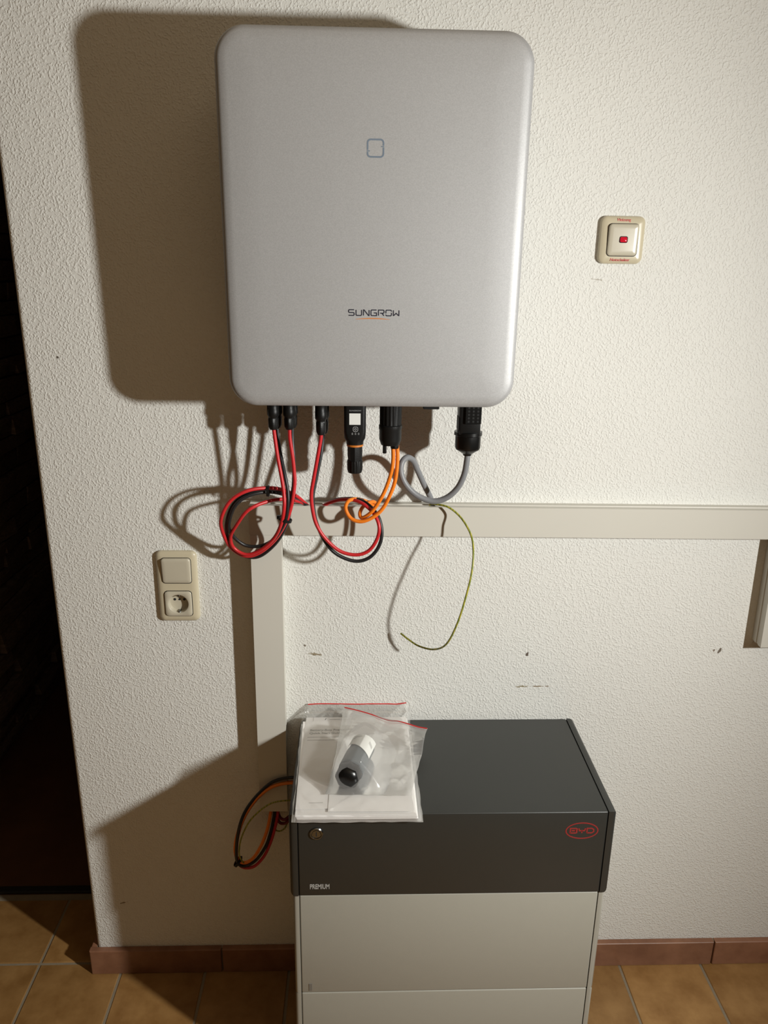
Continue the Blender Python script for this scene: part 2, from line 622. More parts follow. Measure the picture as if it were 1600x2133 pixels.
for k in range(3):
    a = 2*math.pi*k/3+0.4
    bm = bmesh.new()
    tube(bm, [(base.x, base.y, 0.62), (base.x+0.18*math.cos(a), base.y+0.18*math.sin(a), 0.31), (base.x+0.36*math.cos(a), base.y+0.36*math.sin(a), 0.009)], 0.009, 8, 3)
    mesh_obj('leg', bm, M['black'], lt, 40, off)
ld = bpy.data.lights.new('lamp_light', 'AREA')
ld.shape = 'DISK'
ld.size = 0.09
ld.energy = LAMP_WATTS
ld.color = LAMP_COLOR
lo = bpy.data.objects.new('lamp_light', ld)
link(lo)
lo.location = LAMP_POS
lo.rotation_euler = aim.to_track_quat('-Z', 'Y').to_euler()
mwl = lo.matrix_basis.copy()
lo.parent = lt
lo.matrix_parent_inverse = Matrix.Translation(-Vector(off))

# ================================================================ inverter on the wall
XI, ZI, IW, IH = -0.1722, 1.3905, 0.467, 0.5485
icx, icz = XI+IW/2, ZI+IH/2
iv = thing('inverter', 'large silver wall-mounted inverter with rounded corners and SUNGROW lettering', 'inverter', (icx, 0, ZI), None, (0.010, 0, 0))
off = (icx, 0, ZI)
bm = bmesh.new()
slab(bm, icx, icz, IW, IH, 0.046, [(-0.085, 0.010), (-0.095, 0.003), (-0.120, 0.0), (-0.174, 0.0), (-0.181, 0.0012), (-0.1855, 0.0042), (-0.1882, 0.0095), (-0.1894, 0.020), (-0.1902, 0.06)], 14)
cover = mesh_obj('front_cover', bm, M['silver'], iv, 50, off)
bm = bmesh.new()
slab(bm, icx, icz+0.003, IW-0.026, IH-0.034, 0.03, [(-0.022, 0.004), (-0.026, 0), (-0.086, 0)], 8)
mesh_obj('housing', bm, M['greybody'], iv, 40, off)
bm = box_bm(icx-0.16, icx+0.16, -0.0225, 0.0, icz-0.12, icz+0.2, 0.003, 1)
mesh_obj('wall_bracket', bm, M['greybody'], iv, None, off)
FY = -0.1900
pl = lambda px, pz, h: Vector((px, FY-h, pz))
# light indicator: rounded square made of two brackets
bm = bmesh.new()
ex, ez, s = 0.0624, 1.7792, 0.0118
ring = rr(ex, ez, 2*s, 2*s, 0.0045, 6)
n = len(ring)
# upper bracket: right side gap to left side gap (counter-clockwise); lower bracket: the rest
upper = [(ex+s, ez+s*0.30)] + ring[0:12] + [(ex-s, ez-s*0.22)]
lower = [(ex-s, ez-s*0.42)] + ring[12:24] + [(ex+s, ez+s*0.10)]
stroke(bm, upper, 0.0024, pl)
stroke(bm, lower, 0.0024, pl)
stroke(bm, [(ex+s-0.0036, ez+s*0.20), (ex+s+0.0010, ez+s*0.20)], 0.0014, pl)
stroke(bm, [(ex-s-0.0010, ez-s*0.32), (ex-s+0.0036, ez-s*0.32)], 0.0014, pl)
mesh_obj('status_light', bm, M['slate_led'], cover, None, off)
# lettering
LET = {'S': [[(1, 1), (.12, 1), (0, .88), (0, .62), (.12, .52), (.88, .5), (1, .4), (1, .12), (.88, 0), (0, 0)]],
       'U': [[(0, 1), (0, .14), (.12, 0), (.88, 0), (1, .14), (1, 1)]],
       'N': [[(0, 0), (0, 1), (.1, 1), (.9, 0), (1, 0), (1, 1)]],
       'G': [[(1, 1), (.12, 1), (0, .86), (0, .14), (.12, 0), (1, 0), (1, .48), (.5, .48)]],
       'R': [[(0, 0), (0, 1), (.88, 1), (1, .88), (1, .56), (.88, .44), (.3, .44)], [(.62, .44), (1, 0)]],
       'O': [[(1, .74), (1, .86), (.88, 1), (.12, 1), (0, .86), (0, .40)], [(0, .22), (0, .14), (.12, 0), (.88, 0), (1, .14), (1, .56)]],
       'W': [[(0, 1), (0, .06), (.08, .06), (.5, .46), (.92, .06), (1, .06), (1, 1)]],
       'B': [[(0, 0), (0, 1), (.85, 1), (1, .9), (1, .62), (.85, .52), (1, .4), (1, .1), (.85, 0), (0, 0)], [(0.2, .52), (.85, .52)]],
       'Y': [[(0, 1), (.12, .5), (.88, .5), (1, 1)], [(.5, .5), (.5, 0)]],
       'D': [[(0, 0), (0, 1), (.7, 1), (1, .72), (1, .28), (.7, 0), (0, 0)]]}
def word(bm, txt, x0, z0, w, h, gap, sw, place, italic=0.0):
    for k, ch in enumerate(txt):
        for st in LET[ch]:
            stroke(bm, [(x0+k*(w+gap)+px*w+italic*pz*h, z0+pz*h) for px, pz in st], sw, place)
bm = bmesh.new()
word(bm, 'SUNGROW', 0.0224, 1.5378, 0.0088, 0.0086, 0.00300, 0.00155, pl)
mesh_obj('lettering', bm, M['navy'], cover, None, off)
bm = bmesh.new()
L1, L2 = [], []
for i in range(17):
    t = i/16
    xx = 0.0335+t*0.0545
    bow = 0.0011*(1-(2*t-1)**2)
    L1.append((xx, 1.5322+bow+0.0009*(1-(2*t-1)**2)))
    L2.append((xx, 1.5318+bow*0.8))
loft(bm, [[pl(*a, 0), pl(*a, 0.0004), pl(*c, 0.0004), pl(*c, 0)] for a, c in zip(L1, L2)])
mesh_obj('swoosh', bm, M['orange_print'], cover, None, off)
bm = box_bm(0.152, 0.180, -0.112, -0.092, 1.3745, 1.400, 0.001, 1)
mesh_obj('port_cover', bm, M['black'], iv, None, off)

# ---------------------------------------------------------------- cables and plugs
PATHS = {
    'red_a': [(-0.1111, -0.1000, 1.3355), (-0.1091, -0.1000, 1.3157), (-0.1049, -0.1010, 1.2810), (-0.0992, -0.1035, 1.2473), (-0.0955, -0.1065, 1.2179), (-0.0952, -0.1100, 1.1918), (-0.1023, -0.1024, 1.1583), (-0.1185, -0.0836, 1.1236), (-0.1461, -0.0708, 1.0955), (-0.1744, -0.0656, 1.0843), (-0.1976, -0.0661, 1.0991), (-0.1998, -0.0769, 1.1246), (-0.1864, -0.0911, 1.1507), (-0.1624, -0.1000, 1.1832), (-0.1311, -0.0850, 1.1950), (-0.1000, -0.0650, 1.1947), (-0.0749, -0.0450, 1.1843), (-0.0621, -0.0340, 1.1756), (-0.0543, -0.0240, 1.1646)],
    'black_a': [(-0.1081, -0.0720, 1.3335), (-0.1067, -0.0750, 1.3103), (-0.1006, -0.0850, 1.2772), (-0.0930, -0.0980, 1.2459), (-0.0887, -0.1025, 1.2202), (-0.0886, -0.1060, 1.1974), (-0.0946, -0.1026, 1.1636), (-0.1155, -0.0799, 1.1241), (-0.1428, -0.0679, 1.1035), (-0.1739, -0.0645, 1.1022), (-0.1953, -0.0737, 1.1235), (-0.2004, -0.0889, 1.1499), (-0.1882, -0.1010, 1.1869), (-0.1683, -0.0980, 1.2066), (-0.1397, -0.0900, 1.2143), (-0.1135, -0.0750, 1.2104), (-0.0907, -0.0550, 1.1967), (-0.0685, -0.0400, 1.1817), (-0.0603, -0.0320, 1.1721), (-0.0526, -0.0240, 1.1624)],
    'red_b': [(-0.0832, -0.1000, 1.3358), (-0.0828, -0.1000, 1.3159), (-0.0785, -0.1000, 1.2809), (-0.0765, -0.1000, 1.2532), (-0.0762, -0.1010, 1.2333), (-0.0819, -0.1040, 1.1968), (-0.0936, -0.1004, 1.1611), (-0.1178, -0.0753, 1.1171), (-0.1509, -0.0623, 1.0857), (-0.1789, -0.0592, 1.0794), (-0.2051, -0.0615, 1.0992), (-0.2142, -0.0855, 1.1417), (-0.2100, -0.1020, 1.1716), (-0.1919, -0.1040, 1.2031), (-0.1610, -0.1000, 1.2208), (-0.1253, -0.0850, 1.2218), (-0.0992, -0.0680, 1.2130), (-0.0777, -0.0500, 1.1964), (-0.0637, -0.0360, 1.1791), (-0.0552, -0.0260, 1.1674)],
    'black_b': [(-0.0805, -0.0720, 1.3337), (-0.0808, -0.0740, 1.3103), (-0.0785, -0.0800, 1.2761), (-0.0785, -0.0850, 1.2459), (-0.0799, -0.0900, 1.2235), (-0.0850, -0.1000, 1.1921), (-0.0913, -0.0961, 1.1597), (-0.1136, -0.0682, 1.1127), (-0.1449, -0.0564, 1.0802), (-0.1696, -0.0536, 1.0743), (-0.1953, -0.0517, 1.0846), (-0.2072, -0.0646, 1.1166), (-0.2040, -0.0889, 1.1569), (-0.1888, -0.0950, 1.1936), (-0.1629, -0.0880, 1.2122), (-0.1267, -0.0750, 1.2138), (-0.0970, -0.0580, 1.2046), (-0.0748, -0.0440, 1.1900), (-0.0615, -0.0340, 1.1756), (-0.0533, -0.0240, 1.1646)],
    'red_c': [(-0.0274, -0.1000, 1.3267), (-0.0284, -0.1000, 1.3163), (-0.0339, -0.1000, 1.2856), (-0.0422, -0.1000, 1.2411), (-0.0463, -0.1000, 1.2163), (-0.0451, -0.1000, 1.1889), (-0.0383, -0.1000, 1.1577), (-0.0220, -0.1000, 1.1297), (0.0046, -0.1000, 1.1049), (0.0347, -0.1000, 1.0971), (0.0582, -0.1000, 1.1050), (0.0731, -0.1000, 1.1264), (0.0778, -0.0980, 1.1505), (0.0694, -0.0900, 1.1723), (0.0511, -0.0800, 1.1884), (0.0310, -0.0660, 1.1935), (0.0071, -0.0500, 1.1897), (-0.0120, -0.0400, 1.1820), (-0.0244, -0.0330, 1.1744), (-0.0353, -0.0240, 1.1647)],
    'black_c': [(-0.0244, -0.0720, 1.3236), (-0.0263, -0.0730, 1.3061), (-0.0298, -0.0780, 1.2804), (-0.0388, -0.0840, 1.2368), (-0.0442, -0.0880, 1.2094), (-0.0434, -0.0900, 1.1858), (-0.0380, -0.0930, 1.1571), (-0.0240, -0.0940, 1.1240), (-0.0023, -0.0950, 1.0976), (0.0314, -0.0950, 1.0829), (0.0584, -0.0950, 1.0887), (0.0767, -0.0950, 1.1104), (0.0831, -0.0930, 1.1382), (0.0763, -0.0860, 1.1676), (0.0562, -0.0750, 1.1886), (0.0343, -0.0600, 1.1938), (0.0070, -0.0460, 1.1899), (-0.0104, -0.0380, 1.1835), (-0.0217, -0.0310, 1.1756), (-0.0318, -0.0240, 1.1662)],
    'orange_a': [(0.0994, -0.1000, 1.3156), (0.1003, -0.1000, 1.3074), (0.1013, -0.1000, 1.2826), (0.0985, -0.1000, 1.2576), (0.0882, -0.0970, 1.2229), (0.0736, -0.0940, 1.1933), (0.0600, -0.0900, 1.1746), (0.0462, -0.0840, 1.1645), (0.0420, -0.0760, 1.1701), (0.0476, -0.0640, 1.1796), (0.0604, -0.0500, 1.1843), (0.0692, -0.0380, 1.1816), (0.0753, -0.0260, 1.1711)],
    'orange_b': [(0.1071, -0.1000, 1.3156), (0.1078, -0.1000, 1.3074), (0.1092, -0.1000, 1.2799), (0.1056, -0.1000, 1.2408), (0.0952, -0.0980, 1.2090), (0.0819, -0.0970, 1.1842), (0.0627, -0.0960, 1.1678), (0.0434, -0.0940, 1.1607), (0.0253, -0.0900, 1.1657), (0.0155, -0.0840, 1.1827), (0.0209, -0.0720, 1.1937), (0.0349, -0.0600, 1.1940), (0.0519, -0.0470, 1.1863), (0.0641, -0.0360, 1.1771), (0.0710, -0.0260, 1.1665)],
    'grey': [(0.2346, -0.1000, 1.2863), (0.2344, -0.1000, 1.2779), (0.2310, -0.0980, 1.2522), (0.2203, -0.0940, 1.2256), (0.2008, -0.0900, 1.2057), (0.1763, -0.0870, 1.1986), (0.1484, -0.0850, 1.2083), (0.1272, -0.0840, 1.2280), (0.1172, -0.0820, 1.2502), (0.1184, -0.0780, 1.2690), (0.1284, -0.0680, 1.2765), (0.1404, -0.0580, 1.2685), (0.1499, -0.0500, 1.2479), (0.1627, -0.0420, 1.2195), (0.1757, -0.0330, 1.1932), (0.1843, -0.0260, 1.1716)],
    'earth': [(0.1761, -0.0190, 1.1641), (0.1781, -0.0320, 1.1761), (0.1875, -0.0410, 1.1785), (0.2085, -0.0550, 1.1779), (0.2286, -0.0640, 1.1647), (0.2421, -0.0830, 1.1495), (0.2515, -0.0960, 1.1291), (0.2528, -0.1140, 1.1036), (0.2490, -0.1270, 1.0693), (0.2394, -0.1340, 1.0253), (0.2270, -0.1300, 0.9718), (0.2117, -0.1030, 0.9146), (0.1911, -0.0710, 0.8855), (0.1623, -0.0490, 0.8817), (0.1410, -0.0370, 0.8910), (0.1268, -0.0250, 0.8979)],
    'bat_orange': [(-0.1488, -0.0300, 0.4769), (-0.1507, -0.0350, 0.4644), (-0.1558, -0.0450, 0.4397), (-0.1673, -0.0600, 0.4110), (-0.1840, -0.0700, 0.3850), (-0.2014, -0.0750, 0.3747), (-0.2159, -0.0800, 0.3844), (-0.2216, -0.0850, 0.4121), (-0.2179, -0.0850, 0.4447), (-0.2086, -0.0800, 0.4759), (-0.1928, -0.0700, 0.5069), (-0.1705, -0.0600, 0.5331), (-0.1444, -0.0500, 0.5482), (-0.1180, -0.0450, 0.5537), (-0.0910, -0.0450, 0.5559)],
    'bat_black': [(-0.1419, -0.0300, 0.4768), (-0.1424, -0.0350, 0.4644), (-0.1485, -0.0500, 0.4355), (-0.1598, -0.0620, 0.4043), (-0.1788, -0.0700, 0.3782), (-0.1976, -0.0750, 0.3679), (-0.2143, -0.0800, 0.3727), (-0.2197, -0.0860, 0.3997), (-0.2161, -0.0880, 0.4440), (-0.2075, -0.0850, 0.4849), (-0.1960, -0.0750, 0.5110), (-0.1769, -0.0620, 0.5331), (-0.1496, -0.0500, 0.5554), (-0.1244, -0.0450, 0.5649), (-0.0908, -0.0450, 0.5694)],
    'bat_red': [(-0.1346, -0.0280, 0.4751), (-0.1351, -0.0330, 0.4626), (-0.1393, -0.0450, 0.4428), (-0.1493, -0.0560, 0.4107), (-0.1637, -0.0640, 0.3811), (-0.1828, -0.0700, 0.3615), (-0.2010, -0.0730, 0.3586), (-0.2154, -0.0740, 0.3673), (-0.2209, -0.0760, 0.3908), (-0.2174, -0.0760, 0.4353), (-0.2082, -0.0710, 0.4701), (-0.1930, -0.0610, 0.4997), (-0.1705, -0.0510, 0.5261), (-0.1448, -0.0420, 0.5433), (-0.1189, -0.0360, 0.5486), (-0.0918, -0.0360, 0.5504)],
    'bat_earth': [(-0.0915, -0.0500, 0.5149), (-0.1072, -0.0550, 0.5182), (-0.1241, -0.0600, 0.5207), (-0.1437, -0.0650, 0.5192), (-0.1645, -0.0720, 0.5090), (-0.1854, -0.0800, 0.4909), (-0.1982, -0.0850, 0.4703), (-0.2081, -0.0880, 0.4439), (-0.2127, -0.0880, 0.4146), (-0.2101, -0.0850, 0.3921), (-0.1997, -0.0700, 0.3651), (-0.1825, -0.0550, 0.3666), (-0.1650, -0.0450, 0.3896), (-0.1500, -0.0350, 0.4179), (-0.1415, -0.0300, 0.4437), (-0.1401, -0.0240, 0.4637)],
    'coil_one': [(-0.1349, -0.0200, 0.4687), (-0.1343, -0.0220, 0.4570), (-0.1288, -0.0300, 0.4527), (-0.1201, -0.0350, 0.4525), (-0.1122, -0.0300, 0.4550), (-0.1014, -0.0250, 0.4624)],
    'coil_two': [(-0.1397, -0.0150, 0.4648), (-0.1391, -0.0180, 0.4505), (-0.1323, -0.0260, 0.4386), (-0.1209, -0.0300, 0.4384), (-0.1117, -0.0300, 0.4458), (-0.1006, -0.0200, 0.4517)],
    'earth_loop': [(-0.1429, -0.0120, 0.4591), (-0.1441, -0.0200, 0.4355), (-0.1414, -0.0300, 0.4236), (-0.1320, -0.0340, 0.4215), (-0.1212, -0.0300, 0.4251), (-0.1144, -0.0260, 0.4367), (-0.1091, -0.0200, 0.4451), (-0.0992, -0.0200, 0.4550)],
}

def plug_body(bm, x, y, zt, zb):
    """solar plug: collar, ribbed grip with two flats, cap nut"""
    H = zt-zb
    lathe(bm, [(0.0085, 0), (0.0085, H*0.10), (0.0102, H*0.12), (0.0102, H*0.26), (0.0092, H*0.30), (0.0092, H*0.42), (0.0105, H*0.46), (0.0105, H*0.60), (0.0088, H*0.64), (0.0088, H*0.68, 1), (0.0094, H*0.70, 1), (0.0090, H*0.92, 1), (0.0062, H)], (x, y, zt), (0, 0, -1), 24, 0.14, 6)
    for s in (-1, 1):
        add_box(bm, x+s*0.0085-0.0016, x+s*0.0085+0.0016, y-0.004, y+0.004, zt-H*0.58, zt-H*0.05)

def cable(name, key, mat, r, label, plug=None, group=None, cat='cable', partname='wire'):
    p = PATHS[key]
    t = thing(name, label, cat, p[0], group)
    bm = bmesh.new()
    tube(bm, p, r, 10, 6)
    mesh_obj(partname, bm, M[mat], t, 60, p[0])
    if plug:
        bm = bmesh.new()
        plug_body(bm, p[0][0], p[0][1], 1.398, p[0][2]-0.002)
        mesh_obj('plug', bm, M['black'], t, 35, p[0])
    return t
cable('solar_cable', 'red_a', 'red', 0.0034, 'red solar cable forming the smaller inner red ring of the tied coil', True)
cable('solar_cable', 'black_a', 'blackcable', 0.0034, 'black solar cable forming the inner black ring of the tied coil', True)
cable('solar_cable', 'red_b', 'red', 0.0034, 'red solar cable forming the wide outer ring of the tied coil', True)
cable('solar_cable', 'black_b', 'blackcable', 0.0034, 'black solar cable mostly hidden behind the wide red ring of the coil', True)
cable('battery_cable', 'red_c', 'red', 0.0034, 'single red cable hanging in an open loop beside the orange wires', True)
cable('battery_cable', 'black_c', 'blackcable', 0.0034, 'black cable following just outside the open red loop', True)

def tie(name, c, axis, r, label, flat=0.6):
    t = thing(name, label, 'cable tie', c, 'black cable ties')
    ax = Vector(axis).normalized()
    u = ax.cross(Vector((0, 1, 0))).normalized()
    v = ax.cross(u)
    bm = bmesh.new()
    P_ = [Vector(c)+u*r*math.cos(a)+v*r*flat*math.sin(a) for a in [2*math.pi*k/20 for k in range(20)]]
    rings = []
    for k in range(20):
        d = (P_[k]-Vector(c)).normalized()
        rings.append([P_[k]+ax*0.0026, P_[k]+ax*0.0026+d*0.0016, P_[k]-ax*0.0026+d*0.0016, P_[k]-ax*0.0026])
    rings.append(rings[0])
    loft(bm, rings, False, False)
    bmesh.ops.remove_doubles(bm, verts=bm.verts, dist=1e-6)
    mesh_obj('strap', bm, M['black'], t, 40, c)
    hc = Vector(c)+u*(r+0.001)
    bm = box_bm(hc.x-0.003, hc.x+0.003, hc.y-0.0035, hc.y+0.0035, hc.z-0.003, hc.z+0.003, 0.0006, 1)
    mesh_obj('lock_head', bm, M['black'], t, None, c)
    return t
tie('cable_tie', (-0.0955, -0.0965, 1.1655), (0.35, 0, 1), 0.0115, 'black cable tie cinching the plunging strands of the red and black coil', 0.9)
tie('cable_tie', (-0.1262, -0.088, 1.2155), (1, 0, 0.0), 0.0075, 'black cable tie across the top arc of the red and black coil', 0.9)
tie('cable_tie', (-0.2185, -0.078, 0.3800), (0.8, 0, -0.6), 0.0105, 'black cable tie at the bottom of the wire loop beside the battery', 0.9)

# communication plug with two orange wires
c = (0.0955, -0.1, 1.398)
t = thing('signal_plug', 'ribbed black round plug with two orange wires hanging from it', 'plug', c)
bm = bmesh.new()
lathe(bm, [(0.0195, 0), (0.0195, 0.002, 1), (0.0195, 0.052, 1), (0.0185, 0.056)], c, (0, 0, -1), 72, 0.07, 18)
mesh_obj('ribbed_sleeve', bm, M['black'], t, 35, c)
bm = bmesh.new()
lathe(bm, [(0.0192, 0.0535), (0.0207, 0.055), (0.0207, 0.061), (0.0198, 0.063), (0.0198, 0.080), (0.0175, 0.087), (0.0165, 0.090)], c, (0, 0, -1), 36)
mesh_obj('cap_nut', bm, M['black'], t, 35, c)
bm = bmesh.new()
lathe(bm, [(0.0085, 0.087), (0.0085, 0.094), (0.0075, 0.097)], (c[0]+0.008, c[1], c[2]), (0, 0, -1), 6)
lathe(bm, [(0.0035, 0.087), (0.0035, 0.104), (0.0028, 0.105)], (c[0]-0.010, c[1]-0.006, c[2]), (0, 0, -1), 12)
mesh_obj('seal_insert', bm, M['black'], t, 35, c)
cable('signal_wire', 'orange_a', 'orange', 0.0036, 'orange wire making the smaller inner curl before entering the duct')
cable('signal_wire', 'orange_b', 'orange', 0.0036, 'orange wire making the larger outer curl before entering the duct')

# communication stick
c = (0.0325, -0.1, 1.398)
t = thing('communication_stick', 'black wireless stick with white sticker and thin orange ring', 'dongle', c)
bm = bmesh.new()
rings = []
for z_, w, d, r in ((0.0, 0.0385, 0.026, 0.006), (-0.066, 0.0385, 0.026, 0.006), (-0.078, 0.037, 0.026, 0.009), (-0.084, 0.031, 0.026, 0.012), (-0.0895, 0.030, 0.026, 0.0125)):
    rings.append([(x, c[1]+y_, c[2]+z_) for x, y_ in rr(c[0], 0, w, d, r, 6)])
loft(bm, rings)
body = mesh_obj('body', bm, M['black'], t, 35, c)
bm = bmesh.new()
lathe(bm, [(0.0142, 0.0895), (0.0148, 0.0902), (0.0148, 0.0925), (0.0142, 0.0932)], c, (0, 0, -1), 32)
mesh_obj('orange_ring', bm, M['orange_print'], t, 35, c)
bm = bmesh.new()
lathe(bm, [(0.0138, 0.093), (0.0138, 0.110), (0.0130, 0.116), (0.0128, 0.1195)], c, (0, 0, -1), 10)
mesh_obj('neck', bm, M['black'], t, 30, c)
bm = bmesh.new()
lathe(bm, [(0.0136, 0.119), (0.0140, 0.121, 1), (0.0138, 0.136, 1), (0.0122, 0.1415), (0.009, 0.142)], c, (0, 0, -1), 64, 0.07, 16)
mesh_obj('ribbed_cap', bm, M['black'], t, 35, c)
bm = box_bm(c[0]-0.0098, c[0]+0.0098, -0.1134, -0.1128, 1.3455, 1.3655)
mesh_obj('white_sticker', bm, M['white_print'], body, None, c)
fp = lambda px, pz, h: Vector((px, -0.1130-h, pz))
bm = bmesh.new()
stroke(bm, rr(c[0]+0.001, 1.3375, 0.0082, 0.0082, 0.0025, 4), 0.0009, fp, True)
stroke(bm, circ(c[0]+0.001, 1.3375, 0.0018, 10), 0.0008, fp, True)
for k in (-1, 0, 1):
    stroke(bm, [(c[0]+0.001+k*0.0055-0.0012, 1.3295), (c[0]+0.001+k*0.0055, 1.3310), (c[0]+0.001+k*0.0055+0.0012, 1.3295)], 0.0007, fp)
    stroke(bm, [(c[0]+0.001+k*0.0055-0.0012, 1.3280), (c[0]+0.001+k*0.0055+0.0012, 1.3280)], 0.0007, fp)
mesh_obj('icons', bm, M['grey_print'], body, None, c)
text_obj('lettering', 'SUNGROW', 0.0034, M['grey_print'], body, (c[0]+0.0005, -0.1132, 1.3702), (math.pi/2, 0, 0), 1.2, c)

# mains plug with the grey cable
c = (0.2345, -0.1, 1.398)
t = thing('mains_cable', 'thick grey mains cable with black box-shaped plug and gland nut', 'cable', c)
bm = box_bm(c[0]-0.0188, c[0]+0.0188, -0.120, -0.080, 1.329, 1.398, 0.003, 2)
pb = mesh_obj('plug', bm, M['black'], t, 40, c)
bm = box_bm(c[0]-0.010, c[0]+0.0185, -0.1245, -0.1215, 1.350, 1.3965, 0.001, 1)
pc = mesh_obj('cover_plate', bm, M['blackgloss'], pb, None, c)
bm = bmesh.new()
for i in range(3):
    for j in range(7):
        add_box(bm, c[0]-0.0055+i*0.008, c[0]-0.002+i*0.008, -0.1249, -0.1243, 1.353+j*0.006, 1.3565+j*0.006)
mesh_obj('vent_grid', bm, M['seam'], pb, None, c)
bm = bmesh.new()
for k in range(6):
    add_box(bm, c[0]-0.0201, c[0]-0.0193, -0.117+k*0.005, -0.1145+k*0.005, 1.337, 1.36)
mesh_obj('side_ribs', bm, M['black'], pb, None, c)
bm = bmesh.new()
lathe(bm, [(0.019, 0.064), (0.0250, 0.0652), (0.0252, 0.071), (0.0240, 0.0725, 1), (0.0240, 0.093, 1), (0.0222, 0.097, 1), (0.0175, 0.1), (0.0085, 0.106), (0.0075, 0.109)], c, (0, 0, -1), 24, 0.05, 6)
mesh_obj('gland_nut', bm, M['blackgloss'], t, 30, c)
bm = bmesh.new()
gp = [(c[0]+0.001, -0.1, 1.296)]+PATHS['grey'][1:]
tube(bm, gp, 0.0055, 14, 7)
mesh_obj('wire', bm, M['greycable'], t, 60, c)
tag(cable('earth_wire', 'earth', 'earth', 0.0019, 'thin green and yellow earth wire hanging in a wide loose arc below the duct'), 'thin green and yellow earth wire hanging in a wide loose arc below the duct', 'wire')

# wires looping from the duct's lower end to the battery
cable('battery_lead', 'bat_orange', 'orange', 0.0036, 'orange lead looping from the open duct end into the battery side')
cable('battery_lead', 'bat_black', 'blackcable', 0.0034, 'black lead arching above the orange lead beside the battery')
cable('battery_lead', 'bat_red', 'red', 0.0034, 'red lead along the lower outside of the loop beside the battery')
cable('battery_earth_wire', 'bat_earth', 'earth', 0.0017, 'thin dull green earth wire arching into the battery side', cat='wire')
cable('lead_end', 'coil_one', 'darkred', 0.0034, 'short dark red lead bending from the duct end behind the battery, upper one')
cable('lead_end', 'coil_two', 'darkred', 0.0034, 'short dark red lead bending from the duct end behind the battery, lower one')
cable('earth_wire_loop', 'earth_loop', 'earth', 0.0017, 'thin earth wire dipping in a small loop under the dark red leads', cat='wire')

# ================================================================ cable ducts
def duct_profile(bm, length, w, d, lid):
    """trunking along local x, back on y=0, standing out to y=-d, height w upward from z=0; hollow"""
    t = 0.0016
    if lid:
        prof = [(-d+0.012, 0.0), (-d, 0.0), (-d, w), (-d+0.012, w), (-d+0.012, w-t), (-d+t, w-t), (-d+t, t), (-d+0.012, t)]
    else:
        prof = [(0, 0.0012), (0, w-0.0012), (-d*0.30, w-0.0012), (-d*0.32, w-0.0004), (-d*0.46, w-0.0004), (-d*0.48, w-0.0022), (-d+0.0055, w-0.0022), (-d+0.0055, w-0.0045), (-d*0.3, w-0.0045), (-t, w-0.0045), (-t, 0.0045),
                (-d+0.0055, 0.0045), (-d+0.0055, 0.0022), (-d*0.48, 0.0022), (-d*0.46, 0.0004), (-d*0.32, 0.0004), (-d*0.30, 0.0012)]
    loft(bm, [[(xx, y_, z_) for y_, z_ in prof] for xx in (0, length)])

def duct(name, label, loc, roty, length, w=0.0595, d=0.04, extra=0.0):
    t = thing(name, label, 'cable duct', loc, None, (0, roty, 0))
    for part, lid in (('channel', False), ('lid', True)):
        bm = bmesh.new()
        duct_profile(bm, length, w, d, lid)
        mesh_obj(part, bm, M['duct'], t)
    return t
td = duct('cable_duct', 'long cream cable duct running level across the white wall', (-0.1695, 0, 1.1148), 0.0060, 2.3)
bm = box_bm(-0.0012, 0.0004, -0.0395, 0, 0.001, 0.0585)
mesh_obj('end_cap', bm, M['duct'], td)
# local x along the duct -> pointing down (rotation about y by +90 degrees); local z -> world +x
duct('cable_duct', 'cream cable duct dropping from the long duct to the battery', (-0.1690, 0, 1.1145), math.pi/2+0.004, 0.636)
duct('cable_duct', 'short cream duct stub with open lower end, away from the battery', (0.868, 0, 1.108), math.pi/2-0.012, 0.236)

# ================================================================ switches
def plate(t, off, cx, cz, w, h):
    bm = bmesh.new()
    slab(bm, cx, cz, w, h, 0.012, [(0.0, 0.0008), (-0.003, 0.0), (-0.0065, 0.0008), (-0.0085, 0.003), (-0.0100, 0.0075), (-0.0105, 0.013)], 8)
    return mesh_obj('frame', bm, M['cream'], t, 50, off)

def rocker(t, off, cx, cz, w, h, tilt, parent=None):
    bm = bmesh.new()
    slab(bm, cx, cz, w+0.0022, h+0.0022, 0.007, [(-0.0098, 0), (-0.01065, 0)], 6)
    mesh_obj('rocker_gap', bm, M['seam'], t, None, off)
    bm = bmesh.new()
    slab(bm, cx, cz, w, h, 0.006, [(-0.0100, 0), (-0.0128, 0), (-0.0142, 0.0008), (-0.0150, 0.003), (-0.0153, 0.008)], 6)
    for v in bm.verts:
        if v.co.y < -0.011:
            v.co.y += tilt*(v.co.z-cz)
    return mesh_obj('rocker', bm, M['creamrocker'], t, 50, off)

cx, cz = 0.5062, 1.6617
off = (cx, 0, cz)
t = thing('heating_switch', 'square cream wall switch with red window and red Heizung Notschalter lettering', 'switch', off)
fr_ = plate(t, off, cx, cz, 0.081, 0.081)
rk = rocker(t, off, cx+0.0005, cz, 0.0535, 0.0535, -0.05)
bm = bmesh.new()
slab(bm, cx+0.0005, cz+0.0005, 0.0150, 0.0112, 0.003, [(-0.0148, 0), (-0.0158, 0)], 5)
mesh_obj('window_rim', bm, M['seam'], rk, None, off)
bm = bmesh.new()
slab(bm, cx+0.0005, cz+0.0005, 0.0128, 0.0092, 0.0025, [(-0.0150, 0), (-0.0162, 0.0003), (-0.0168, 0.002)], 5)
mesh_obj('red_window', bm, M['lens'], rk, 50, off)
text_obj('lettering', 'Heizung', 0.0070, M['red_print'], fr_, (cx, -0.0103, cz+0.0335), (math.pi/2, 0, 0), 1.05, off, 0.00004)
text_obj('lettering', 'Notschalter', 0.0070, M['red_print'], fr_, (cx-0.001, -0.0103, cz-0.0335), (math.pi/2, 0, 0), 1.05, off, 0.00004)

